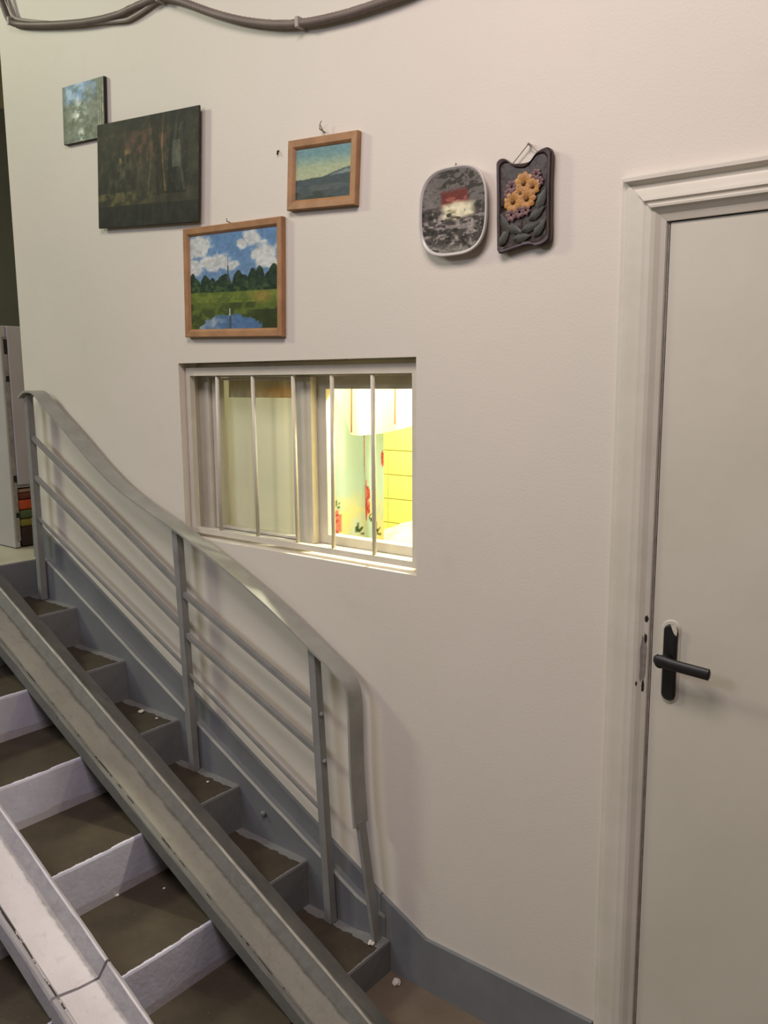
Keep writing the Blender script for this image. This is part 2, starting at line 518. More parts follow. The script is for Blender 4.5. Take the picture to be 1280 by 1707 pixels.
def pic_falls(U, V):
    n1, n2 = vnoise(U * 5, V * 6, 31), vnoise(U * 16, V * 20, 32)
    c = flat(U, c3(104, 112, 100))
    c = blend(c, sst(.62, .78, V) * sst(.85, .4, U), c3(132, 154, 172))
    c = blend(c, sst(.5, .6, n1) * sst(.6, .8, V) * .8, c3(108, 132, 158))
    c = blend(c, sst(.5, .75, n1) * sst(.7, .4, V) * .8, c3(84, 94, 78))
    c = blend(c, np.clip(1.3 - np.hypot((U - .40) / .17, (V - .52) / .16), 0, 1) * sst(.3, .55, n2), c3(196, 206, 196))
    c = blend(c, np.clip(1.2 - np.hypot((U - .38) / .05, (V - .68) / .12), 0, 1) * .8, c3(176, 188, 184))
    c = blend(c, np.clip(1.2 - np.hypot((U - .45) / .09, (V - .10) / .13), 0, 1) * sst(.3, .55, n2), c3(196, 200, 186))
    c = blend(c, sst(.70, .95, U) * .75, c3(92, 90, 74))
    c = blend(c, (np.abs(np.sin(U * 60)) > .8) * sst(.78, .9, U) * .6, c3(168, 170, 152))
    c = blend(c, sst(.14, .03, U) * .6, c3(80, 84, 70))
    c = blend(c, sst(.45, .7, vnoise(U * 9, V * 10, 34)) * .5, c3(70, 82, 70))
    return c * (1.15 + 0.4 * n2[:, None])

def pic_mill(U, V):
    n1, n2 = vnoise(U * 4, V * 9, 41), vnoise(U * 14, V * 26, 42)
    c = flat(U, c3(118, 112, 108))
    c = blend(c, sst(.45, .6, n2) * sst(.45, .7, U + V * .4) * .9, c3(54, 54, 48))
    c = blend(c, sst(.60, .50, V) * .75, c3(66, 60, 56))
    c = blend(c, sst(.5, .62, n2) * sst(.55, .45, V) * .8, c3(146, 138, 134))
    c = blend(c, ((V < .34) & (V > .28) & (U > .3) & (U < .85)) * .8, c3(160, 150, 146))
    c = blend(c, sst(.16, .04, V) * .85, c3(118, 116, 108))
    c = blend(c, ((V < .30) & (V > .24)) * sst(.4, .6, n1) * .8, c3(48, 46, 42))
    Uw, Vw = U + .03 * (n2 - .5), V + .04 * (n1 - .5)
    box_ = lambda a, b, d, e, f=.02: sst(a - f, a + f, Uw) * sst(b + f, b - f, Uw) * sst(d - f, d + f, Vw) * sst(e + f, e - f, Vw)
    c = blend(c, box_(.31, .73, .56, .75, .03), c3(116, 58, 52))
    c = blend(c, box_(.36, .72, .58, .68, .03) * sst(.45, .6, n2) * .6, c3(172, 104, 90))
    c = blend(c, np.clip(2.6 - 2.3 * np.maximum(np.abs(Uw - .58) / .26, np.abs(Vw - .51) / .115 + .3 * np.abs(Uw - .56) / .24), 0, 1) * 1.0, c3(226, 219, 188))
    c = blend(c, box_(.40, .55, .42, .52, .02) * sst(.42, .58, n2) * .8, c3(142, 130, 92))
    c = blend(c, ((np.abs(U - .2 - .12 * (.5 - V)) < .025) & (V > .4) & (V < .54)) * .9, c3(172, 160, 152))
    c = blend(c, sst(.60, .5, V) * sst(.55, .7, vnoise(U * 9, V * 22, 44)) * .8, c3(40, 38, 34))
    n4 = vnoise(U * 30, V * 44, 46)
    c = blend(c, sst(.62, .74, n4) * sst(.45, .38, V) * .6, c3(172, 164, 158))
    c = blend(c, sst(.36, .26, n4) * .45 * (np.hypot((U - .56) / .28, (V - .55) / .18) > 1), c3(46, 44, 40))
    return c * (0.8 + 0.4 * n2[:, None])

# ------------------------------------------------------------------ room shell
Z0 = 5.0
WX0, WX1 = -3.2, 3.0
WIN = (-2.232, -1.282, 1.178, 1.742)
DOOR = (-0.654, 0.150, 0.0, 2.004)
bm = BM()
xs = [WX0, WIN[0], WIN[1], DOOR[0], DOOR[1], WX1]
zs = [0.0, WIN[2], WIN[3], DOOR[3], Z0]
def hole(i, j):
    return (i == 1 and j == 1) or (i == 3 and j in (0, 1, 2))
TH = 0.15
vt = {}
def gv(x, y, z):
    k = (round(x, 5), y, round(z, 5))
    if k not in vt:
        vt[k] = bm.verts.new((x, y, z))
    return vt[k]
for i in range(5):
    for j in range(4):
        if hole(i, j):
            continue
        for y in (0.0, TH):
            bm.faces.new([gv(xs[i], y, zs[j]), gv(xs[i + 1], y, zs[j]), gv(xs[i + 1], y, zs[j + 1]), gv(xs[i], y, zs[j + 1])])
        for (a, b, di, dj) in (((0, 0), (1, 0), 0, -1), ((1, 0), (1, 1), 1, 0), ((1, 1), (0, 1), 0, 1), ((0, 1), (0, 0), -1, 0)):
            ni, nj = i + di, j + dj
            if not (0 <= ni < 5 and 0 <= nj < 4) or hole(ni, nj):
                p, q = (xs[i + a[0]], zs[j + a[1]]), (xs[i + b[0]], zs[j + b[1]])
                bm.faces.new([gv(p[0], 0.0, p[1]), gv(q[0], 0.0, q[1]), gv(q[0], TH, q[1]), gv(p[0], TH, p[1])])
tag(obj('wall_back', bm, M['wall']), kind='structure')
XL, XR, YF = -7.6, 3.0, -5.0
bm = BM(); box(bm, XL, XR + .1, YF, 3.2, -0.1, 0.0); tag(obj('floor', bm, M['floor']), kind='structure')
bm = BM(); box(bm, XL - .1, XR + .1, YF - .1, 3.2, Z0, Z0 + .1); tag(obj('ceiling', bm, M['ceil']), kind='structure')
bm = BM(); box(bm, XL - .1, XL, YF, 3.2, 0.0, 4.09, mi=0); box(bm, XL - .1, XL, YF, 3.2, 4.09, Z0, mi=1)
tag(obj('wall_left', bm, [M['darkwall'], M['tanwall']]), kind='structure')
bm = BM(); box(bm, XR, XR + .1, YF, 3.2, 0.0, Z0); tag(obj('wall_right', bm, M['hall']), kind='structure')
bm = BM(); box(bm, XL, XR, YF - .1, YF, 0.0, Z0); tag(obj('wall_front', bm, M['hall']), kind='structure')
bm = BM(); box(bm, XL, XR, 3.2, 3.3, 0.0, Z0); tag(obj('wall_far', bm, M['hall']), kind='structure')
# kitchen behind the window
KX0, KX1, KY = -3.1, -0.9, 0.98
bm = BM(); box(bm, KX0 - .05, KX0, TH, KY + .06, 0.0, 2.6); tag(obj('wall_kitchen_left', bm, M['room']), kind='structure')
bm = BM(); box(bm, KX1, KX1 + .05, TH, KY + .06, 0.0, 2.6); tag(obj('wall_kitchen_right', bm, M['room']), kind='structure')
bm = BM(); box(bm, KX0, KX1, KY, KY + .06, 0.0, 2.6)
kw = tag(obj('wall_kitchen_back', bm, M['grout']), kind='structure')
bm = BM(); box(bm, KX0 - .05, KX1 + .05, TH, KY + .06, 2.6, 2.65); tag(obj('ceiling_kitchen', bm, M['room']), kind='structure')
tile0 = None
for i in range(9):
    for j in range(12):
        x, z = -2.75 + i * 0.2, 0.80 + j * 0.1
        if tile0 is None:
            bm = BM(); box(bm, -.0985, .0985, -.004, .004, -.0485, .0485, .0015, segs=1)
            tile0 = obj('tile', bm, M['tile'], kw, world=False)
            tl = tile0
        else:
            tl = tile0.copy(); C.objects.link(tl); tl.parent = kw
        tl.location = (x + .1, KY - .004, z + .05)

# baseboard along the wall, at the foot of the stairs
bm = BM()
pts = [(-1.245, 0.152), (-0.752, 0.152), (-0.752, 0.0), (-1.40, 0.0), (-1.40, 0.225)]
loft(bm, [[(x, -0.012, z) for x, z in pts], [(x, 0.0, z) for x, z in pts]])
tag(obj('baseboard_back', bm, M['grey']), kind='structure')
bm = BM(); box(bm, 0.247, XR, -.012, 0, 0, .152); tag(obj('baseboard_back_right', bm, M['grey']), kind='structure')

# ------------------------------------------------------------------ staircase
NX0, NZ0, RUN, RISE = -1.367, 0.100, 0.2985, 0.148
SL = RISE / RUN
def nz_(x):
    return NZ0 + SL * (NX0 - x)
YW = -1.78
stairs = empty('staircase', (NX0, 0, 0), label='painted concrete staircase with bare brown treads climbing left along the wall', cat='staircase')
def rough_edge(bm, amp, seed):
    for v in bm.verts:
        n_ = noise.noise_vector(v.co * 23 + Vector((seed, 0, 0)))
        v.co += n_ * amp
def step_mesh(x0, z0):
    bm = BM()
    n = 44
    prof = [(x0, 0.0), (-0.007, 0.0), (-0.002, -0.0025), (0.0, -0.008), (0.0, z0), (x0, z0)]
    rings = []
    for k in range(n + 1):
        y = YW + (-0.0145 - YW) * k / n
        r = []
        for i, (x, z) in enumerate(prof):
            j = 0.0022 if i in (1, 2, 3) else 0.0
            a = noise.noise(Vector((y * 19, i * .3, x0))) * j
            b = noise.noise(Vector((y * 23 + 9, i * .3, z0))) * j
            r.append((x + a, y, min(0.0, z + b)))
        rings.append(r)
    loft(bm, rings)
    return bm
st0 = obj('step', step_mesh(-RUN, -NZ0), M['step_low'], stairs, world=False)
st0.location = (0, 0, NZ0)
st1 = None
for k in range(1, 6):
    if st1 is None:
        st1 = obj('step', step_mesh(-RUN, -RISE), M['step'], stairs, world=False)
        s_ = st1
    else:
        s_ = st1.copy(); C.objects.link(s_); s_.parent = stairs
    s_.location = (-RUN * k, 0, NZ0 + RISE * k)
for k in range(0, 5):       # solid mass beneath the steps
    pass
XT, ZT = NX0 - RUN * 6, NZ0 + RISE * 6
bm = BM()
n = 44
prof = [(XL + .002, ZT), (XT - .007, ZT), (XT - .002, ZT - .003), (XT, ZT - .008), (XT, ZT - RISE), (XL + .002, ZT - RISE)]
mi = [1, 1, 0, 0, 0, 0]
loft(bm, [[(x, YW + (-.001 - YW) * k / n, z) for x, z in prof] for k in range(n + 1)], mi=mi)
obj('landing', bm, [M['grey'], M['landing']], stairs)
bm = BM(); box(bm, XL + .002, WX0, -.001, 3.19, ZT - RISE, ZT)
obj('landing', bm, M['landing'], stairs)
# sloping skirting: thin upper band on the wall, thicker lower band
bm = BM()
pts = [(-1.245, 0.152), (-3.195, 0.152 + SL * 1.95 + .025), (-3.195, ZT - .15), (-1.40, 0.02), (-1.245, 0.02)]
pts = [(-1.402, 0.2275), (-3.195, nz_(-3.195) + .142), (-3.195, ZT - .15), (-1.402, 0.02)]
loft(bm, [[(x, -0.012, z) for x, z in pts], [(x, -0.0005, z) for x, z in pts]])
obj('skirting_board', bm, M['grey'], stairs)
bm = BM()
n = 40
lo = []
for k in range(n + 1):
    x = -1.385 + (-3.10 + 1.385) * k / n
    tk = max(0.0, min(1.0, (-1.385 - x) / .07))
    j = noise.noise(Vector((x * 9, 2, 0))) * .003
    z = nz_(x) + .056 + j
    yo = -.0135 - .0235 * tk
    lo.append([(x, yo + j * .5, z - .007), (x, yo + .006 * tk, z), (x, -0.0125, z + .001), (x, -0.0125, max(0.001, z - .26)), (x, yo + .0015, max(.001, z - .26))])
loft(bm, lo, mi=[1, 0, 0, 0, 0])  # front edge in paler paint: wear plus the ledge's caught light
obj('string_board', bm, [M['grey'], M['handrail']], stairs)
bm = BM(); tube(bm, [(-1.851, -.030, .335), (-1.851, -.046, .338), (-1.851, -.050, .338)], .009, 10, [.009, .009, .006])
obj('stub', bm, M['grey'], stairs, smooth=True)

# ------------------------------------------------------------------ pram ramps on the stairs
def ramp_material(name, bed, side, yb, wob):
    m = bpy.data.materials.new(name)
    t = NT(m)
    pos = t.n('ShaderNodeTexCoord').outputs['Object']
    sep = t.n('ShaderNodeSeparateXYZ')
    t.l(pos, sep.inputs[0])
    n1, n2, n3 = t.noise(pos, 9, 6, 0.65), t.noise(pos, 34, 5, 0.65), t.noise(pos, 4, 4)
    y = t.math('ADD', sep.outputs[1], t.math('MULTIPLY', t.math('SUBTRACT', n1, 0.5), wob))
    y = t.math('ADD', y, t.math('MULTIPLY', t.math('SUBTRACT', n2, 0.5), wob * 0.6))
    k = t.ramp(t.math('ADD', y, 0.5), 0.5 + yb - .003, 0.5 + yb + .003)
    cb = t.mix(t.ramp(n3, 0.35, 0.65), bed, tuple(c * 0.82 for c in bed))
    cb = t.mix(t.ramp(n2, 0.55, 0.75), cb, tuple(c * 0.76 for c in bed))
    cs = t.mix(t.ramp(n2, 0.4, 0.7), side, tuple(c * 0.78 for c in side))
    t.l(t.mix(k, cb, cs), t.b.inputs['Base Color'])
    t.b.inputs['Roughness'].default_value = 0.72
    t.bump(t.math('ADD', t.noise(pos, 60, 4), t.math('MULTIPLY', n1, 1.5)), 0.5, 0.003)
    return m
def crack_material(name, side, thr):
    m = bpy.data.materials.new(name)
    t = NT(m)
    pos = t.n('ShaderNodeTexCoord').outputs['Object']
    k = t.ramp(t.noise(pos, 16, 5, 0.7), thr, thr + 0.02)
    t.l(t.mix(k, side, rgb(52, 47, 43)), t.b.inputs['Base Color'])
    t.b.inputs['Roughness'].default_value = 0.9
    return m
def ramp_mesh(prof, mi, xa, xb, seed, n=70, amp=.0016):
    bm = BM()
    rings = []
    for k in range(n + 1):
        x = xa + (xb - xa) * k / n
        r = []
        for i, (y, h) in enumerate(prof):
            a = noise.noise(Vector((x * 11, i * 5.1, seed))) * amp + noise.noise(Vector((x * 47, i * 3.7, seed))) * amp * .7
            b = noise.noise(Vector((x * 13, i * 4.3, seed + 9))) * amp
            if h <= .002:
                a = b = 0
            z = nz_(x) + h + b
            r.append((x, y + a, max(.002, z)))
        rings.append(r)
    loft(bm, rings, mi=mi)
    return bm
XB = NX0 + NZ0 / SL - .03
ra = empty('pram_ramp', (XB, -.33, 0), label='greenish grey channel ramp nearest the wall, laid over the narrow grey steps', cat='ramp')
profA = [(-.412, .0015), (-.413, .046), (-.410, .050), (-.403, .050), (-.400, .0465), (-.3965, .0465), (-.394, .0475), (-.345, .037), (-.306, .031), (-.284, .058),
         (-.2805, .062), (-.276, .060), (-.262, .0505), (-.262, .0015)]
mA = [1, 1, 1, 1, 2, 1, 0, 0, 0, 3, 3, 1, 1, 1]
M['ridge'] = paint('ramp_ridge', rgb(182, 177, 166), rgb(150, 146, 137), 0.7, 22, 0.4, 50, 0.003)
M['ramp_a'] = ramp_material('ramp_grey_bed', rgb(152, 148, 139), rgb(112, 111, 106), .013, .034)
M['crack_a'] = crack_material('crack_grey', rgb(120, 118, 112), .53)
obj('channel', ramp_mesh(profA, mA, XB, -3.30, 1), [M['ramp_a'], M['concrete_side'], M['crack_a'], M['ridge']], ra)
profA2 = [(-.2615, .0015), (-.2615, .050), (-.228, .026), (-.198, .005), (-.196, .0015)]
obj('edge_fillet', ramp_mesh(profA2, [0] * 5, XB, -3.28, 4, amp=.0022), M['concrete_side'], ra)
rb = empty('pram_ramp', (XB, -.79, 0), label='pale lilac channel ramp in the bottom left corner, beside the white risers', cat='ramp')
profB = [(-.873, .0015), (-.870, .044), (-.866, .049), (-.858, .049), (-.855, .045), (-.851, .045), (-.849, .0465), (-.80, .036), (-.748, .030), (-.726, .058),
         (-.722, .061), (-.716, .059), (-.714, .0015)]
mB = [1, 1, 1, 1, 2, 1, 0, 0, 0, 3, 1, 1, 1]
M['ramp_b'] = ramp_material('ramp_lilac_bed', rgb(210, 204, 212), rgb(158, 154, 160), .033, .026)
M['crack_b'] = crack_material('crack_lilac', rgb(180, 173, 176), .46)
mb = [M['ramp_b'], M['lilac_side'], M['crack_b'], M['lilac']]
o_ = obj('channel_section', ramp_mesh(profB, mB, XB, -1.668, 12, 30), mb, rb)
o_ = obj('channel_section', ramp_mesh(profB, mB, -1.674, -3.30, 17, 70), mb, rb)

# ------------------------------------------------------------------ stair railing
YP = -0.057
rail = empty('stair_railing', (-1.58, YP, .1), label='grey painted steel stair railing with a flat handrail bending down at its lower end', cat='railing')
hp = [(-3.095, 1.628), (-3.05, 1.650), (-2.985, 1.643), (-2.92, 1.595), (-2.80, 1.520), (-2.62, 1.400), (-2.44, 1.308), (-2.16, 1.208), (-1.95, 1.122), (-1.76, 1.032),
      (-1.60, .942), (-1.50, .886), (-1.462, .852), (-1.452, .80), (-1.450, .72), (-1.447, .60), (-1.436, .45)]
cp = catmull([(x, YP, z) for x, z in hp], 6)
bm = BM()
rings = []
for i, p in enumerate(cp):
    d = (cp[min(i + 1, len(cp) - 1)] - cp[max(i - 1, 0)]).normalized()
    u = Vector((0, 1, 0)).cross(d).normalized()
    hw, ht = .029, .0035
    rings.append([p + Vector((0, a, 0)) + u * b for a, b in ((-hw, -ht), (-hw, ht), (hw, ht), (hw, -ht))])
loft(bm, rings)
obj('handrail', bm, M['handrail'], rail)
bm = BM(); bar(bm, (-1.436, YP, .462), (-1.392, YP + .012, .112), .03, .012)
obj('leg', bm, M['rail'], rail)
def post(xt, zt, xb, zb, w_=.025):
    bm = BM()
    n = 14
    rings = []
    for k in range(n + 1):
        f = k / n
        x, z = xb + (xt - xb) * f, zb + (zt - zb) * f
        s = w_ / 2 + noise.noise(Vector((x * 5, z * 17, 1))) * .0012
        rings.append([(x + a * s, YP + b * s, z) for a, b in ((-1, -1), (1, -1), (1, 1), (-1, 1))])
    loft(bm, rings)
    # weld lumps
    return bm
posts = [(-3.070, 1.634, -3.066, nz_(-2.887) + .001), (-2.203, 1.221, -2.166, .397), (-1.604, .940, -1.556, .102)]
posts[0] = (-3.072, 1.638, -3.066, .842)
for i, (xt, zt, xb, zb) in enumerate(posts):
    obj('post', post(xt, zt, xb, zb), M['rail'], rail)
def post_x(i, z):
    xt, zt, xb, zb = posts[i]
    return xb + (xt - xb) * (z - zb) / (zt - zb)
for z0, z1, z2, rw in ((1.484, 1.020, .753, .015), (1.332, .883, .617, .015), (1.172, .748, .440, .009)):
    # ends found on each post
    for (i, za), (j, zb) in (((0, z0), (1, z1)), ((1, z1 - .013), (2, z2))):
        bm = BM()
        a = Vector((post_x(i, za) + .012, YP, za - .006)); b = Vector((post_x(j, zb) - .012, YP, zb + .006))
        bar(bm, a, b, rw, rw)
        obj('rail', bm, M['rail'], rail)
for z in (.74, .60):
    bm = BM()
    bmesh.ops.create_icosphere(bm, subdivisions=1, radius=.009, matrix=Matrix.Translation((post_x(2, z) + .014, YP, z)))
    obj('weld', bm, M['rail'], rail, smooth=True)

# ------------------------------------------------------------------ window
win = empty('window_1', (-1.757, .1, 1.178), kind='structure')
x0, x1, z0, z1 = WIN
bm = BM()
box(bm, x0 + .001, -2.182, .075, .135, z0 + .001, z1 - .001, .003)
box(bm, x1 - .05, x1 - .001, .075, .135, z0 + .001, z1 - .001, .003)
box(bm, -2.182, x1 - .05, .075, .135, z1 - .045, z1 - .001, .003)
box(bm, -2.182, x1 - .05, .075, .135, z0 + .001, z0 + .022, .003)
obj('window_frame', bm, M['frame_w'], win)
bm = BM()
box(bm, -1.776, -1.718, .072, .100, z0 + .022, z1 - .045, .003)
box(bm, -1.762, -1.684, .100, .135, z0 + .022, z1 - .045, .003)
obj('mullion', bm, M['frame_w'], win)
bm = BM()
gx0, gx1 = -2.180, -1.778
box(bm, gx0 + .002, gx0 + .028, .088, .118, z0 + .024, z1 - .047, .002)
box(bm, gx1 - .02, gx1 - .001, .088, .118, z0 + .024, z1 - .047, .002)
box(bm, gx0 + .028, gx1 - .02, .088, .118, z0 + .024, z0 + .032, .002)
box(bm, gx0 + .028, gx1 - .02, .088, .118, z1 - .055, z1 - .047, .002)
sash = obj('sash', bm, M['frame_w'], win)
bm = BM(); box(bm, gx0 + .026, gx1 - .018, .101, .105, z0 + .030, z1 - .053)
obj('pane', bm, M['glass'], sash, world=True)
bm = BM()
rx0, rx1 = -1.684, x1 - .05
box(bm, rx0, rx1, .100, .135, z0 + .022, z0 + .05, .002)
box(bm, rx0, rx1, .100, .135, z1 - .082, z1 - .045, .002)
box(bm, rx1 - .012, rx1, .100, .135, z0 + .05, z1 - .082, .002)
obj('inner_frame', bm, M['frame_w'], win)
# blind behind the left pane
bl = empty('window_blind', (-1.98, .15, 1.72), label='pale cream cloth blind hanging behind the closed left window pane', cat='blind')
def blind_pos(u, v):
    x = -2.215 + .43 * u
    return (x, .1415 + .0022 * math.sin(u * 21) - .001, 1.19 + .545 * v)
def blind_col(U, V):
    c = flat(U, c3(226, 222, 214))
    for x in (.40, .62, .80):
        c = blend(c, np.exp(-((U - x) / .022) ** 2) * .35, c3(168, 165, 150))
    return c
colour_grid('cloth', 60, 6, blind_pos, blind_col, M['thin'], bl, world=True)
def val_pos(u, v):
    x = -2.15 + .37 * u
    return (x, .1375 - .001 + .001 * math.sin(u * 40), 1.632 + .075 * v)
def val_col(U, V):
    n_ = vnoise(U * 24, V * 2, 61)
    c = flat(U, c3(216, 204, 180))
    c = blend(c, sst(.62, .35, V) * sst(.2, .6, U), c3(250, 208, 150))
    return c * (.85 + .3 * n_[:, None])
colour_grid('valance', 60, 6, val_pos, val_col, M['thin'], bl, world=True)

# security grille in front
gr = empty('window_grille', (-1.757, .035, 1.19), label='white painted bar grille fixed in the recess in front of the window', cat='grille')
bm = BM()
fx0, fx1, fz0, fz1 = -2.229, -1.296, 1.190, 1.727
t_ = .022
Y0, Y1 = .025, .045
def frame_ring(bm, ox0, ox1, oz0, oz1, tl, tr, tb, tt, y0, y1):
    o4 = [(ox0, oz0), (ox1, oz0), (ox1, oz1), (ox0, oz1)]
    i4 = [(ox0 + tl, oz0 + tb), (ox1 - tr, oz0 + tb), (ox1 - tr, oz1 - tt), (ox0 + tl, oz1 - tt)]
    sec = []
    for k in range(4):
        (a, b), (c, d) = o4[k], i4[k]
        sec.append([bm.verts.new((a, y0, b)), bm.verts.new((c, y0, d)), bm.verts.new((c, y1, d)), bm.verts.new((a, y1, b))])
    for k in range(4):
        s, q = sec[k], sec[(k + 1) % 4]
        for i in range(4):
            bm.faces.new((s[i], s[(i + 1) % 4], q[(i + 1) % 4], q[i]))
frame_ring(bm, fx0, fx1, fz0, fz1, .02, .018, .017, .025, Y0, Y1)
obj('frame', bm, M['grille'], gr)
for xt, xb in ((-2.086, -2.094), (-1.923, -1.920), (-1.752, -1.748), (-1.600, -1.604), (-1.453, -1.452)):
    bm = BM()
    tube(bm, [(xb, .035, fz0 + .015), ((xt + xb) / 2, .035, (fz0 + fz1) / 2), (xt, .035, fz1 - .023)], .0062, 10)
    obj('bar', bm, M['grille'], gr, smooth=True)

# ------------------------------------------------------------------ kitchen things seen through the window
def cur_fold(u):
    return .030 * math.sin(u * 17.0 + .8) + .010 * math.sin(u * 41)
cur = empty('curtain', (-2.05, .52, 1.95), label='pale teal curtain printed with red flowers inside the lit room', cat='curtain')
CX0, CX1 = -2.55, -1.785
def cur_pos(u, v):
    return (CX0 + (CX1 - CX0) * u, .52 + cur_fold(u) * (1.1 - .3 * v), .92 + 1.08 * v)
def cur_col(U, V):
    n1, n2 = vnoise(U * 12, V * 14, 51), vnoise(U * 40, V * 50, 52)
    z = .92 + 1.08 * V
    x = CX0 + (CX1 - CX0) * U
    c = flat(U, c3(192, 222, 222))
    c = blend(c, sst(.55, .75, vnoise(U * 6, V * 2, 53)) * .8, c3(236, 244, 244))
    c = blend(c, sst(1.33, 1.18, z) * sst(.35, .6, n1), c3(240, 234, 170))
    for fx, fz, r, rz in ((-1.905, 1.43, .014, .10), (-1.878, 1.27, .028, .075), (-2.025, 1.17, .022, .05), (-2.14, 1.40, .04, .06), (-1.79, 1.42, .012, .03), (-2.3, 1.25, .05, .06)):
        d = np.hypot((x - fx) / r, (z - fz) / rz)
        a = np.arctan2((z - fz) / rz, (x - fx) / r)
        pet = d < .75 + .25 * np.abs(np.sin(a * 3))
        c = blend(c, pet * .9, c3(206, 84, 84))
        c = blend(c, (pet & (np.sin(d * 16 + a * 2) > .3)) * .8, c3(168, 44, 56))
        c = blend(c, (pet & (n2 > .58)) * .6, c3(240, 180, 170))
    for fx, fz, s in ((-1.96, 1.145, 1), (-1.83, 1.165, 1), (-1.855, 1.205, .7), (-2.03, 1.235, .6)):
        for k in (-1, 0, 1):
            dx, dz = x - fx, z - fz
            ca, sa = math.cos(.5 + k * .9), math.sin(.5 + k * .9)
            p, q = dx * ca + dz * sa, -dx * sa + dz * ca
            c = blend(c, ((np.abs(p - .012) < .018 * s) & (np.abs(q) < .004 * s)) * 1.0, c3(70, 92, 44))
    return c
colour_grid('cloth', 130, 150, cur_pos, cur_col, M['print'], cur, world=True)
bm = BM(); tube(bm, [(KX0, .52, 2.0), (KX1, .52, 2.0)], .009, 8)
obj('rod', bm, M['metal'], cur, smooth=True)
# hanging white cloth with brown cords
wc = empty('hanging_cloth', (-1.75, .42, 1.9), label='white scalloped cloth with thin brown cords hanging at the top of the lit window', cat='cloth')
def wc_pos(u, v):
    x = -1.955 + .52 * u
    pts = [(0, 1.66), (.10, 1.56), (.17, 1.503), (.27, 1.503), (.42, 1.512), (.58, 1.527), (.72, 1.548), (1, 1.60)]
    zb = np.interp(u, [p[0] for p in pts], [p[1] for p in pts])
    return (x, .42 + .012 * math.sin(u * 19) * (1 - v * .5), zb + (1.92 - zb) * v)
colour_grid('cloth', 60, 16, wc_pos, lambda U, V: flat(U, c3(240, 236, 220)), M['print'], wc, world=True)
bm = BM(); tube(bm, [(KX0, .42, 1.922), (KX1, .42, 1.922)], .003, 6)
obj('line', bm, M['cloth'], wc)
for ut, ub, vb in ((.205, .185, .02), (.56, .55, .05), (.66, .70, .10)):
    bm = BM()
    pth = []
    for k in range(9):
        f = k / 8
        u, v = ub + (ut - ub) * f, vb + (1 - vb) * f
        p = Vector(wc_pos(u, v)); p.y -= .0035
        pth.append(p)
    tube(bm, pth, .002, 6)
    obj('cord', bm, M['cord'], wc)
# worktop with a crumpled white cloth
tb = empty('kitchen_worktop', (-1.6, .7, 1.10), label='pale worktop along the back of the lit room', cat='worktop')
bm = BM(); box(bm, -2.5, -1.0, .60, KY - .009, 1.03, 1.065, .004)
obj('worktop', bm, M['room'], tb)
bm = BM(); box(bm, -2.45, -2.41, .64, .68, 0, 1.03); obj('leg', bm, M['room'], tb)
bm = BM(); box(bm, -1.09, -1.05, .64, .68, 0, 1.03); obj('leg', bm, M['room'], tb)
def cr_pos(u, v):
    x, y = -2.05 + .52 * u, .62 + .30 * v
    e = math.sin(u * math.pi) ** .6 * math.sin(v * math.pi) ** .6
    n_ = noise.fractal(Vector((u * 4, v * 4, 3)), 1.0, 2.0, 4) * .045
    return (x, y, 1.068 + max(0, e * (.075 + n_)))
def cr_col(U, V):
    c = flat(U, c3(242, 238, 222))
    c = blend(c, np.clip(1.2 - np.hypot((U - .78) / .06, (V - .3) / .1), 0, 1), c3(226, 170, 60))
    return c
o_ = colour_grid('crumpled_cloth', 40, 30, cr_pos, cr_col, M['print'], None)
tag(o_, 'crumpled white cloth lying on the worktop in the lower right of the lit window', 'cloth')

# ------------------------------------------------------------------ door and casing
door = empty('door_1', (-.25, .04, 0), kind='structure')
bm = BM(); box(bm, -.6490, .1450, .003, .043, .006, 1.9935, .002)
leaf = obj('door_leaf', bm, M['door'], door)
bm = BM()   # jamb lining inside the opening
box(bm, DOOR[0] + .0005, DOOR[0] + .004, .003, TH - .001, 0.001, DOOR[3] - .004)
box(bm, DOOR[1] - .004, DOOR[1] - .0005, .003, TH - .001, 0.001, DOOR[3] - .004)
box(bm, DOOR[0] + .0005, DOOR[1] - .0005, .003, TH - .001, DOOR[3] - .004, DOOR[3] - .0005, mi=1)  # head piece coloured dark to stand for the shade in the top gap
box(bm, DOOR[0] + .004, DOOR[0] + .018, .050, .08, 0.001, DOOR[3] - .004)
box(bm, DOOR[1] - .018, DOOR[1] - .004, .050, .08, 0.001, DOOR[3] - .004)
box(bm, DOOR[0] + .018, DOOR[1] - .018, .050, .08, DOOR[3] - .018, DOOR[3] - .004)
obj('jamb', bm, [M['worn'], M['dark']], door)
bm = BM()   # dark backing of the gap, the closed-off room behind
box(bm, DOOR[0] + .001, DOOR[1] - .001, TH - .01, TH - .002, .001, DOOR[3] - .005)
obj('back_panel', bm, M['dark'], door)
prof = [(0, 0), (0, .020), (.004, .024), (.011, .024), (.014, .021), (.018, .013), (.026, .0115), (.030, .013), (.040, .0185), (.046, .0195), (.049, .023), (.053, .0235), (.056, .019), (.060, .0185),
        (.063, .0215), (.067, .021), (.071, .016), (.080, .008), (.0935, .003), (.0945, 0)]
profV = [(0, 0), (0, .006), (.003, .008), (.011, .009), (.014, .0135), (.022, .0145), (.040, .0150), (.050, .0158), (.056, .0152), (.066, .0150), (.074, .0125), (.084, .006), (.0935, .003), (.0945, 0)]
ox0, ox1, oz = -.749, .245, 2.089
def casing(name, pf, ends):
    bm = BM()
    loft(bm, [[(px + sx * d, -h - .0003, pz + sz * d) for d, h in pf] for (px, pz, sx, sz) in ends])
    obj(name, bm, M['casing'], door)
casing('casing', profV, ((ox0, 0.002, 1, 0), (ox0, oz, 1, -1)))
casing('casing', prof, ((ox0, oz, 1, -1), (ox1, oz, -1, -1)))
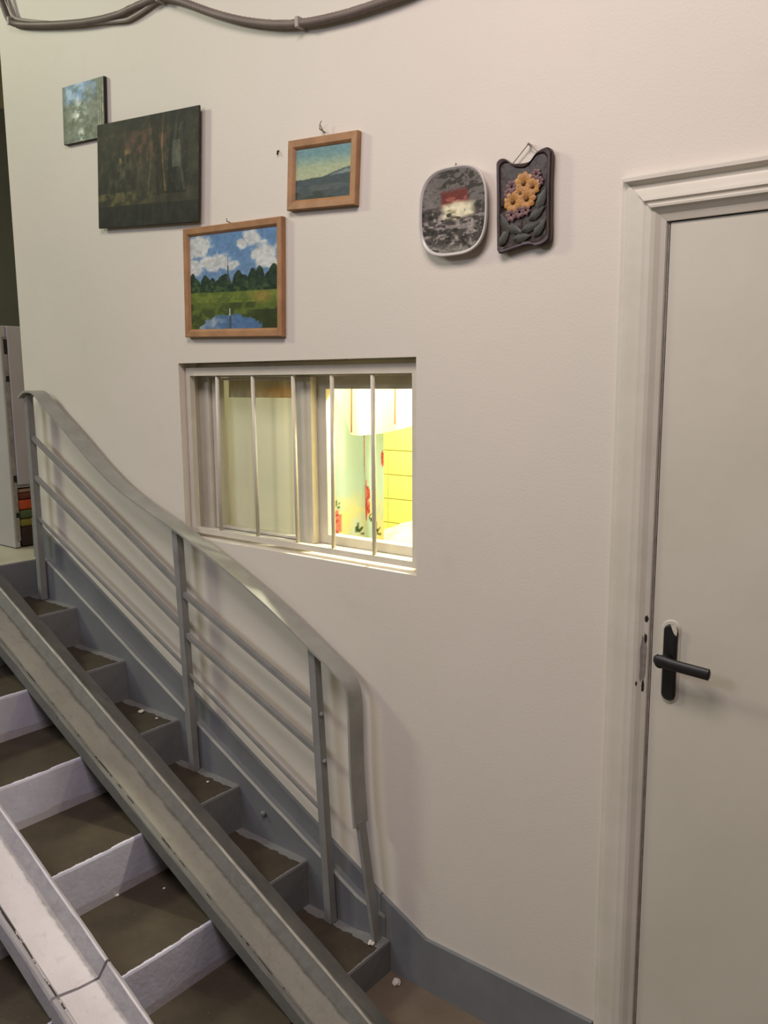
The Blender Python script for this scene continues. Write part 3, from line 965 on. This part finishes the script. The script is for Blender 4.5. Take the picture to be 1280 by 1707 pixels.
casing('casing', profV, ((ox1, oz, -1, -1), (ox1, 0.002, -1, 0)))
# worn spot, strike holes by the latch
def cas_h(x):
    return float(np.interp(x - ox0, [d for d, h in profV[1:]], [h for d, h in profV[1:]]))
def blob(bm, cx, cz, w_, h_, seed, th=.0006, n=18):
    ring = []
    for k in range(n):
        a = 2 * math.pi * k / n
        r = 1 + .45 * noise.noise(Vector((math.cos(a) * 2.2, math.sin(a) * 2.2, seed)))
        ring.append((min(cx + math.cos(a) * w_ / 2 * r, -.6555), cz + math.sin(a) * h_ / 2 * r))
    # strips across so the patch follows the moulding
    rings = []
    for off in (0.0, th):
        rings.append([(x, -cas_h(x) - .0003 - off, z) for x, z in ring])
    loft(bm, rings)
bm = BM(); blob(bm, -.664, 1.083, .013, .115, 2.0)
obj('worn_patch', bm, M['worn'], door)
bm = BM(); blob(bm, -.6605, 1.172, .007, .014, 3.0, .0012); blob(bm, -.6605, 1.128, .005, .020, 4.0, .0012); blob(bm, -.6625, 1.020, .005, .026, 5.0, .0012)
blob(bm, -.675, 1.025, .003, .010, 6.0, .0012)
obj('bare_patch', bm, M['dark'], door)
# handle
hd = empty('handle', (-.609, .006, 1.085)); hd.parent = door
hd.matrix_world = Matrix.Translation((-.609, .006, 1.085))
def stadium(cx, cz, w_, h_, n=10):
    r = w_ / 2
    out = []
    for s, a0 in ((1, 0), (-1, math.pi)):
        for k in range(n + 1):
            a = a0 + math.pi * k / n
            out.append((cx + r * math.cos(a), cz + s * (h_ / 2 - r) + r * math.sin(a)))
    return out
HX = -.608
def plate(w_, h_, cz, y0, y1, mat, name, bev=.002):
    bm = BM()
    s0, s1 = stadium(HX, cz, w_, h_), stadium(HX, cz, w_ - 2 * bev, h_ - 2 * bev)
    loft(bm, [[(x, y0, z) for x, z in s0], [(x, y1 + bev, z) for x, z in s0], [(x, y1, z) for x, z in s1]])
    return obj(name, bm, mat, door)
for ch in [hd]:
    bpy.data.objects.remove(ch, do_unlink=True)
o_ = plate(.042, .186, 1.084, .006, .001, M['door'], 'back_plate'); o_['label'] = 'back plate painted over in white'
bm = BM()
loft(bm, [[(x, y, z) for x, z in ((-.607, 1.170), (-.596, 1.168), (-.5925, 1.158), (-.594, 1.146), (-.599, 1.150), (-.604, 1.160))] for y in (-.0065, -.0078)])
obj('paint_drip', bm, M['door'], door)
o_ = plate(.029, .168, 1.084, .001, -.007, M['black'], 'handle_plate', .003)
bm = BM()
tube(bm, [(-.612, -.006, 1.0925), (-.612, -.048, 1.0955)], .0125, 16)
pth = [(-.625, -.048, 1.1005), (-.61, -.049, 1.100), (-.585, -.050, 1.0965), (-.545, -.050, 1.0935), (-.515, -.050, 1.0915), (-.508, -.050, 1.091)]
rings = []
cp = catmull(pth, 4)
for i, p in enumerate(cp):
    d = (cp[min(i + 1, len(cp) - 1)] - cp[max(i - 1, 0)]).normalized()
    u = Vector((0, 1, 0)).cross(d).normalized()
    f = min(1.0, .55 + .45 * min(i, len(cp) - 1 - i) / 2)
    hh, hy = .0125 * f, .0075 * f
    rings.append([p + u * (hh * math.cos(a)) + Vector((0, 1, 0)) * (hy * math.sin(a)) for a in [2 * math.pi * k / 14 for k in range(14)]])
loft(bm, rings)
o_ = obj('handle_lever', bm, M['black'], door, smooth=True)

# ------------------------------------------------------------------ pictures on the wall
def picture(name, cx, cz, w_, h_, tilt, label, cat='painting', lean=0.0, y=-.002):
    rot = Matrix.Rotation(math.radians(tilt), 4, 'Y') @ Matrix.Rotation(math.radians(-lean), 4, 'X')
    return empty(name, (cx, y, cz), rot, label, cat)

def wall_nail(name, parent, x, z, ln=.022):
    bm = BM()
    tube(bm, [(x, -.0005, z), (x, -ln, z + .004), (x, -ln - .001, z + .012)], .0017, 6)
    return obj(name, bm, M['metal'], parent, smooth=True)

# tilt > 0: right side lower
def canvas(root, w_, h_, fn, y, nx, ny, name='canvas'):
    return colour_grid(name, nx, ny, lambda u, v: ((u - .5) * w_, y, (v - .5) * h_), fn, M['oil'], root)

def unframed(name, cx, cz, w_, h_, tilt, fn, label, nx, ny, d=.018, y=-.001):
    r = picture(name, cx, cz, w_, h_, tilt, label, y=y)
    bm = BM(); box(bm, -w_ / 2, w_ / 2, -d, 0, -h_ / 2, h_ / 2, .0015, segs=1)
    obj('stretcher', bm, M['canvas_edge'], r, world=False)
    canvas(r, w_ - .002, h_ - .002, fn, -d - .0006, nx, ny)
    return r

def framed(name, cx, cz, w_, h_, tilt, fn, label, nx, ny, fw, d=.0165):
    r = picture(name, cx, cz, w_, h_, tilt, label)
    bm = BM()
    prof = [(0, 0), (0, d - .002), (.002, d), (fw * .7, d - .001), (fw - .003, d - .005), (fw, d - .0085), (fw, 0)]
    sec = []
    for sx, sz in ((-1, -1), (1, -1), (1, 1), (-1, 1)):
        sec.append([bm.verts.new((sx * (w_ / 2 - a), -b, sz * (h_ / 2 - a))) for a, b in prof])
    for k in range(4):
        s, q = sec[k], sec[(k + 1) % 4]
        for i in range(len(prof) - 1):
            bm.faces.new((s[i], s[i + 1], q[i + 1], q[i]))
    obj('frame', bm, M['wood'], r, world=False)
    canvas(r, w_ - 2 * fw + .004, h_ - 2 * fw + .004, fn, -d + .008, nx, ny)
    return r

unframed('painting', -2.664, 2.583, .247, .186, 3.3, pic_falls, 'small unframed painting of pale water and mist, partly behind the dark forest painting', 110, 85, .0115)
unframed('painting', -2.330, 2.341, .523, .327, 4.2, pic_forest, 'large unframed dark painting of a forest with tree trunks', 200, 130, .006, y=-.0125)
p3 = framed('painting', -1.581, 2.226, .246, .179, 3.6, pic_dawn, 'small wood-framed painting of grey hills under a pale dawn sky', 110, 85, .026)
wall_nail('hook', p3, -1.577, 2.327)
bm = BM(); tube(bm, [(-1.572, -.012, 2.322), (-1.582, -.016, 2.345), (-1.576, -.016, 2.352)], .0016, 6); obj('hook', bm, M['metal'], p3, smooth=True)
p4 = framed('painting', -1.950, 1.977, .429, .325, 1.7, pic_meadow, 'wood-framed painting of a green meadow, pond and cloudy blue sky', 200, 150, .025)
wall_nail('hook', p4, -1.955, 2.142, .018)

# oval plate
pl = picture('wall_plate', -1.160, 2.074, .19, .2, 0, 'white rimmed oval wall plate painted with a white house under a red roof', 'plate')
PW, PH = .192, .202
def sup(a, w_, h_, e=3.0):
    ca, sa = math.cos(a), math.sin(a)
    return (w_ / 2 * math.copysign(abs(ca) ** (2 / e), ca), h_ / 2 * math.copysign(abs(sa) ** (2 / e), sa))
bm = BM()
N_ = 64
rings = []
for s, y in ((.70, -.001), (.90, -.004), (.97, -.012), (1.0, -.0195), (.995, -.0225), (.975, -.0235), (.955, -.0225), (.93, -.0195), (.88, -.017)):
    rings.append([(sup(2 * math.pi * k / N_, PW * s, PH * s)[0], y, sup(2 * math.pi * k / N_, PW * s, PH * s)[1]) for k in range(N_)])
loft(bm, rings)
obj('plate_body', bm, M['porcelain'], pl, world=False, smooth=True)
def disc_pos(u, v):
    # square grid mapped to the rounded oval
    a, b = 2 * u - 1, 2 * v - 1
    r = max(abs(a), abs(b))
    if r < 1e-6:
        return (0, -.0172, 0)
    l_ = math.hypot(a, b)
    x, z = sup(math.atan2(b, a), PW * .925, PH * .925)
    s = r
    return (x * s, -.0174 - .0018 * s ** 4, z * s)
def disc_col(U, V):
    P = np.array([disc_pos(u, v) for u, v in zip(U, V)])
    return pic_mill(P[:, 0] / (PW * .93) + .5, P[:, 2] / (PH * .93) + .5)
colour_grid('plate_picture', 150, 150, disc_pos, disc_col, M['oil'], pl)
bm = BM(); tube(bm, [(-.006, -.004, PH / 2 - .004), (0, -.006, PH / 2 + .009), (.006, -.004, PH / 2 - .004)], .0018, 6)
obj('hanger', bm, M['metal'], pl, world=False, smooth=True)

# clay plaque with flowers
cq = picture('clay_plaque', -.975, 2.070, .135, .19, 0, 'dark clay plaque with raised yellow flowers hanging from a wire', 'plaque')
out = [(-.064, -.094), (-.066, -.03), (-.067, .03), (-.069, .082), (-.068, .095), (-.060, .101), (-.048, .100), (-.040, .094), (-.030, .087), (-.012, .084), (.006, .083), (.020, .086), (.030, .096), (.040, .104),
       (.056, .107), (.066, .101), (.069, .088), (.068, .04), (.069, -.03), (.070, -.078), (.064, -.090), (.050, -.096), (.036, -.097), (.028, -.093), (.010, -.093), (-.020, -.097), (-.045, -.102), (-.058, -.103)]
cv = [Vector((x, 0, z)) for x, z in out]
sm = catmull([(p.x, 0, p.z) for p in cv + [cv[0]]], 3)[:-1]
def shrink(s):
    return [Vector((p.x - math.copysign(min(abs(p.x), s), p.x), 0, p.z - math.copysign(min(abs(p.z), s), p.z))) for p in sm]
bm = BM()
rr = []
for s, y in ((.004, -.001), (0, -.006), (0, -.016), (.003, -.0195), (.008, -.019), (.012, -.015)):
    q = shrink(s)
    rr.append([(p.x, y, p.z) for p in q])
R2 = loft(bm, rr, mi=None)
for f in bm.faces:
    f.material_index = 0
obj('plaque_body', bm, M['clay_rim'], cq, world=False, smooth=False)
bm = BM()
q = shrink(.0115)
ctr = bm.verts.new((0, -.0165, 0))
mid = [bm.verts.new((p.x * .55, -.0172 + .0012 * noise.noise(Vector((p.x * 90, 0, p.z * 90))), p.z * .55)) for p in q]
edg = [bm.verts.new((p.x, -.0155, p.z)) for p in q]
n = len(q)
for i in range(n):
    bm.faces.new((ctr, mid[i], mid[(i + 1) % n]))
    bm.faces.new((mid[i], edg[i], edg[(i + 1) % n], mid[(i + 1) % n]))
obj('plaque_face', bm, M['clay'], cq, world=False, smooth=True)
def flower(cx, cz, r, mat, np_, heart=True, seed=0):
    bm = BM()
    for k in range(np_):
        a = 2 * math.pi * k / np_ + seed
        ca, sa = math.cos(a), math.sin(a)
        vs = []
        for d, w_, y in ((.18, .10, -.020), (.6, .30, -.0225), (.9, .26, -.0215), (1.05, .06, -.020)):
            vs.append([(cx + ca * d * r - sa * w_ * r * s, y - (.001 if s == 0 else 0), cz + sa * d * r + ca * w_ * r * s) for s in (-1, 0, 1)])
        loft(bm, vs, closed=False)
    o = obj('flower', bm, mat, cq, world=False, smooth=True)
    if heart:
        bm = BM()
        bmesh.ops.create_icosphere(bm, subdivisions=2, radius=r * .26, matrix=Matrix.Translation((cx, -.0225, cz)) @ Matrix.Diagonal((1, .5, 1, 1)))
        h = obj('flower_heart', bm, M['seed'], o, world=False, smooth=True)
for i, (x, z, r) in enumerate(((.004, .040, .023), (-.022, .004, .023), (.012, .006, .022), (.026, .030, .019), (-.004, .020, .016))):
    flower(x, z, r, M['petal'], 9, True, i * .7)
for i, (x, z, r) in enumerate(((.034, .054, .012), (-.026, -.024, .015), (-.006, -.020, .014), (.010, -.018, .012), (-.026, .036, .015), (-.034, .022, .012), (.042, .038, .011))):
    flower(x, z, r, M['petal_pink'], 7, False, i * .5)
for i, (x, z, a) in enumerate(((.036, -.028, .6), (.048, .0, 1.2), (-.02, -.055, -.4), (.02, -.055, .3), (.044, -.06, .9), (-.044, -.04, 2.0), (.0, -.075, .1), (-.044, -.07, 1.0))):
    bm = BM()
    ca, sa = math.cos(a), math.sin(a)
    vs = []
    for d, w_ in ((-.022, .001), (-.008, .010), (.006, .009), (.024, .001)):
        vs.append([(x + ca * d - sa * w_ * s, -.0195 - (.0025 if s == 0 else 0), z + sa * d + ca * w_ * s) for s in (-1, 0, 1)])
    loft(bm, vs, closed=False)
    obj('leaf', bm, M['leaf'], cq, world=False, smooth=True)
bm = BM(); tube(bm, [(-.032, -.008, .088), (.006, -.010, .121), (.010, -.010, .122), (.034, -.008, .100)], .0012, 6)
obj('wire', bm, M['metal'], cq, world=False)
bm = BM(); tube(bm, [(.008, .0015, .122), (.008, -.016, .124)], .003, 8)
obj('nail', bm, M['porcelain'], cq, world=False)

# bare nail in the wall
bm = BM(); tube(bm, [(-1.752, .0, 2.310), (-1.752, -.0045, 2.308), (-1.752, -.0055, 2.299)], .0024, 7)
tag(obj('wall_nail', bm, M['dark'], smooth=True), 'small dark bent nail in the wall left of the dawn painting', 'nail')

# ------------------------------------------------------------------ cable swags
cb = empty('cable', (-2.22, -.02, 2.82), label='dark grey corrugated cable hanging in swags along the top of the wall', cat='cable')
cpt = [(-3.19, -.018, 3.13), (-3.13, -.018, 3.045), (-3.085, -.018, 2.972), (-3.02, -.018, 2.942), (-2.89, -.018, 2.908), (-2.755, -.018, 2.877), (-2.60, -.018, 2.846), (-2.448, -.018, 2.826), (-2.33, -.018, 2.824), (-2.22, -.018, 2.818),
       (-2.13, -.018, 2.785), (-1.99, -.018, 2.718), (-1.86, -.018, 2.664), (-1.728, -.018, 2.622), (-1.62, -.018, 2.600), (-1.534, -.018, 2.590), (-1.43, -.018, 2.584), (-1.27, -.018, 2.585), (-1.1, -.018, 2.61), (-.9, -.018, 2.68)]
fine = catmull(cpt, 40)
acc, rad = 0.0, []
for i, p in enumerate(fine):
    if i:
        acc += (p - fine[i - 1]).length
    rad.append(.0105 + .0012 * math.sin(acc / .006 * 2 * math.pi))
bm = BM(); tube(bm, fine, .011, 8, rad)
obj('conduit', bm, M['cable'], cb, smooth=True)
c2 = catmull([(-3.17, -.014, 3.14), (-3.10, -.014, 3.06), (-3.065, -.014, 2.985), (-3.0, -.014, 2.952), (-2.75, -.012, 2.880), (-2.45, -.012, 2.812), (-2.36, -.012, 2.803), (-2.22, -.012, 2.820)], 12)
bm = BM(); tube(bm, c2, .006, 8)
o_ = obj('thin_wire', bm, M['cable2'], cb, smooth=True); o_['label'] = 'thinner paler wire'
for x, z in ((-2.22, 2.818), (-1.645, 2.605), (-3.075, 2.965)):
    bm = BM(); box(bm, x - .006, x + .006, -.031, -.0005, z - .013, z + .013, .002)
    obj('clip', bm, M['cable2'], cb)

# ------------------------------------------------------------------ cupboard on the landing
cu = empty('cupboard', (-3.8, .3, ZT), label='white cupboard on the upper landing with an open bottom shelf', cat='cupboard')
UX0, UX1, UY0, UY1, UZ1 = -4.15, -3.40, .045, .50, 1.915
bm = BM()
box(bm, UX0, UX1 - .012, UY0 + .004, UY1, 1.245, UZ1, .003)
box(bm, UX0, UX1 - .012, UY1 - .02, UY1, ZT + .002, 1.245)
box(bm, UX0, UX0 + .02, UY0 + .004, UY1 - .02, ZT + .002, 1.245)
obj('body', bm, M['cup_w2'], cu)
bm = BM(); box(bm, UX0, UX1 - .010, UY0 - .022, UY0 + .002, ZT + .004, UZ1, .003)
obj('door', bm, M['cup_w'], cu)
bm = BM(); box(bm, UX1 - .011, UX1, UY0 + .005, UY1, 1.258, UZ1 - .002, .004)
obj('side_panel', bm, M['cup_w2'], cu)
bm = BM(); box(bm, UX1 - .0105, UX1 - .006, UY0 - .014, UY0 + .003, 1.02, 1.87)
obj('gap_line', bm, M['worn'], cu)  # thin strip coloured as the shaded gap beside the cupboard door
for z, h_ in ((1.83, .03), (1.70, .012), (1.285, .014), (1.13, .010)):
    bm = BM(); box(bm, UX1 - .0105, UX1 - .004, UY0 - .010, UY0 + .004, z - h_, z + h_, .002)
    obj('gap_shade', bm, M['dark'], cu)  # dark blocks put in for the deeper shade along the door gap
zz = ZT + .003
for nm, hgt in (('brown', .085), ('olive', .035), ('green', .037), ('orange', .045), ('rust', .030), ('tan', .016)):
    dx = rnd.uniform(-.004, .004)
    bm = BM(); box(bm, -3.70 + dx, UX1 - .012 + dx, UY0 + .012, .40, zz, zz + hgt - .001, min(.012, hgt * .4), segs=3)
    n_ = {'brown': 'dark brown folded blanket at the bottom of the stack in the cupboard', 'olive': 'olive yellow folded cloth in the stack in the cupboard',
          'green': 'dull green folded cloth in the stack in the cupboard', 'orange': 'bright orange folded cloth in the stack in the cupboard',
          'rust': 'rust brown folded cloth above the orange one in the cupboard', 'tan': 'thin tan folded cloth on top of the stack in the cupboard'}[nm]
    tag(obj('folded_cloth', bm, M['cl_' + nm], smooth=True), n_, 'cloth', 'folded cloths in the cupboard')
    zz += hgt

# ------------------------------------------------------------------ plaster crumbs
def crumb(x, y, z, s, label, seed):
    bm = BM()
    bmesh.ops.create_icosphere(bm, subdivisions=2, radius=s)
    for v in bm.verts:
        v.co *= 1 + .5 * noise.noise(v.co * 140 + Vector((seed, 0, 0)))
        v.co.z = v.co.z * .5
    lo_ = min(v.co.z for v in bm.verts)
    o = obj('plaster_crumb', bm, M['crumb'])
    o.location = (x, y, z - lo_)
    tag(o, label, 'crumb', 'plaster crumbs on the stairs')
crumb(-1.397, -.062, NZ0, .0105, 'white plaster crumb on the lowest tread, near the wall', 1)
crumb(-2.415, -.085, NZ0 + 3 * RISE, .010, 'white plaster crumb on the fourth tread up, right of the grey ramp', 2)
crumb(-2.325, -.085, NZ0 + 3 * RISE, .005, 'tiny plaster crumb near the nosing of the fourth tread, right of the grey ramp', 7)
crumb(-1.322, -.045, 0.0, .013, 'pinkish plaster lump on the floor at the foot of the stairs', 3)
crumb(-1.963, -.503, NZ0 + RISE, .006, 'pale crumb left of the middle of the tread between the ramps', 4)
crumb(-1.887, -.40, NZ0 + RISE, .004, 'tiny pale crumb beside the grey ramp on the tread between the ramps', 5)
crumb(-2.06, -.09, NZ0 + 2 * RISE, .0045, 'tiny plaster crumb on the third tread up, near the wall', 6)
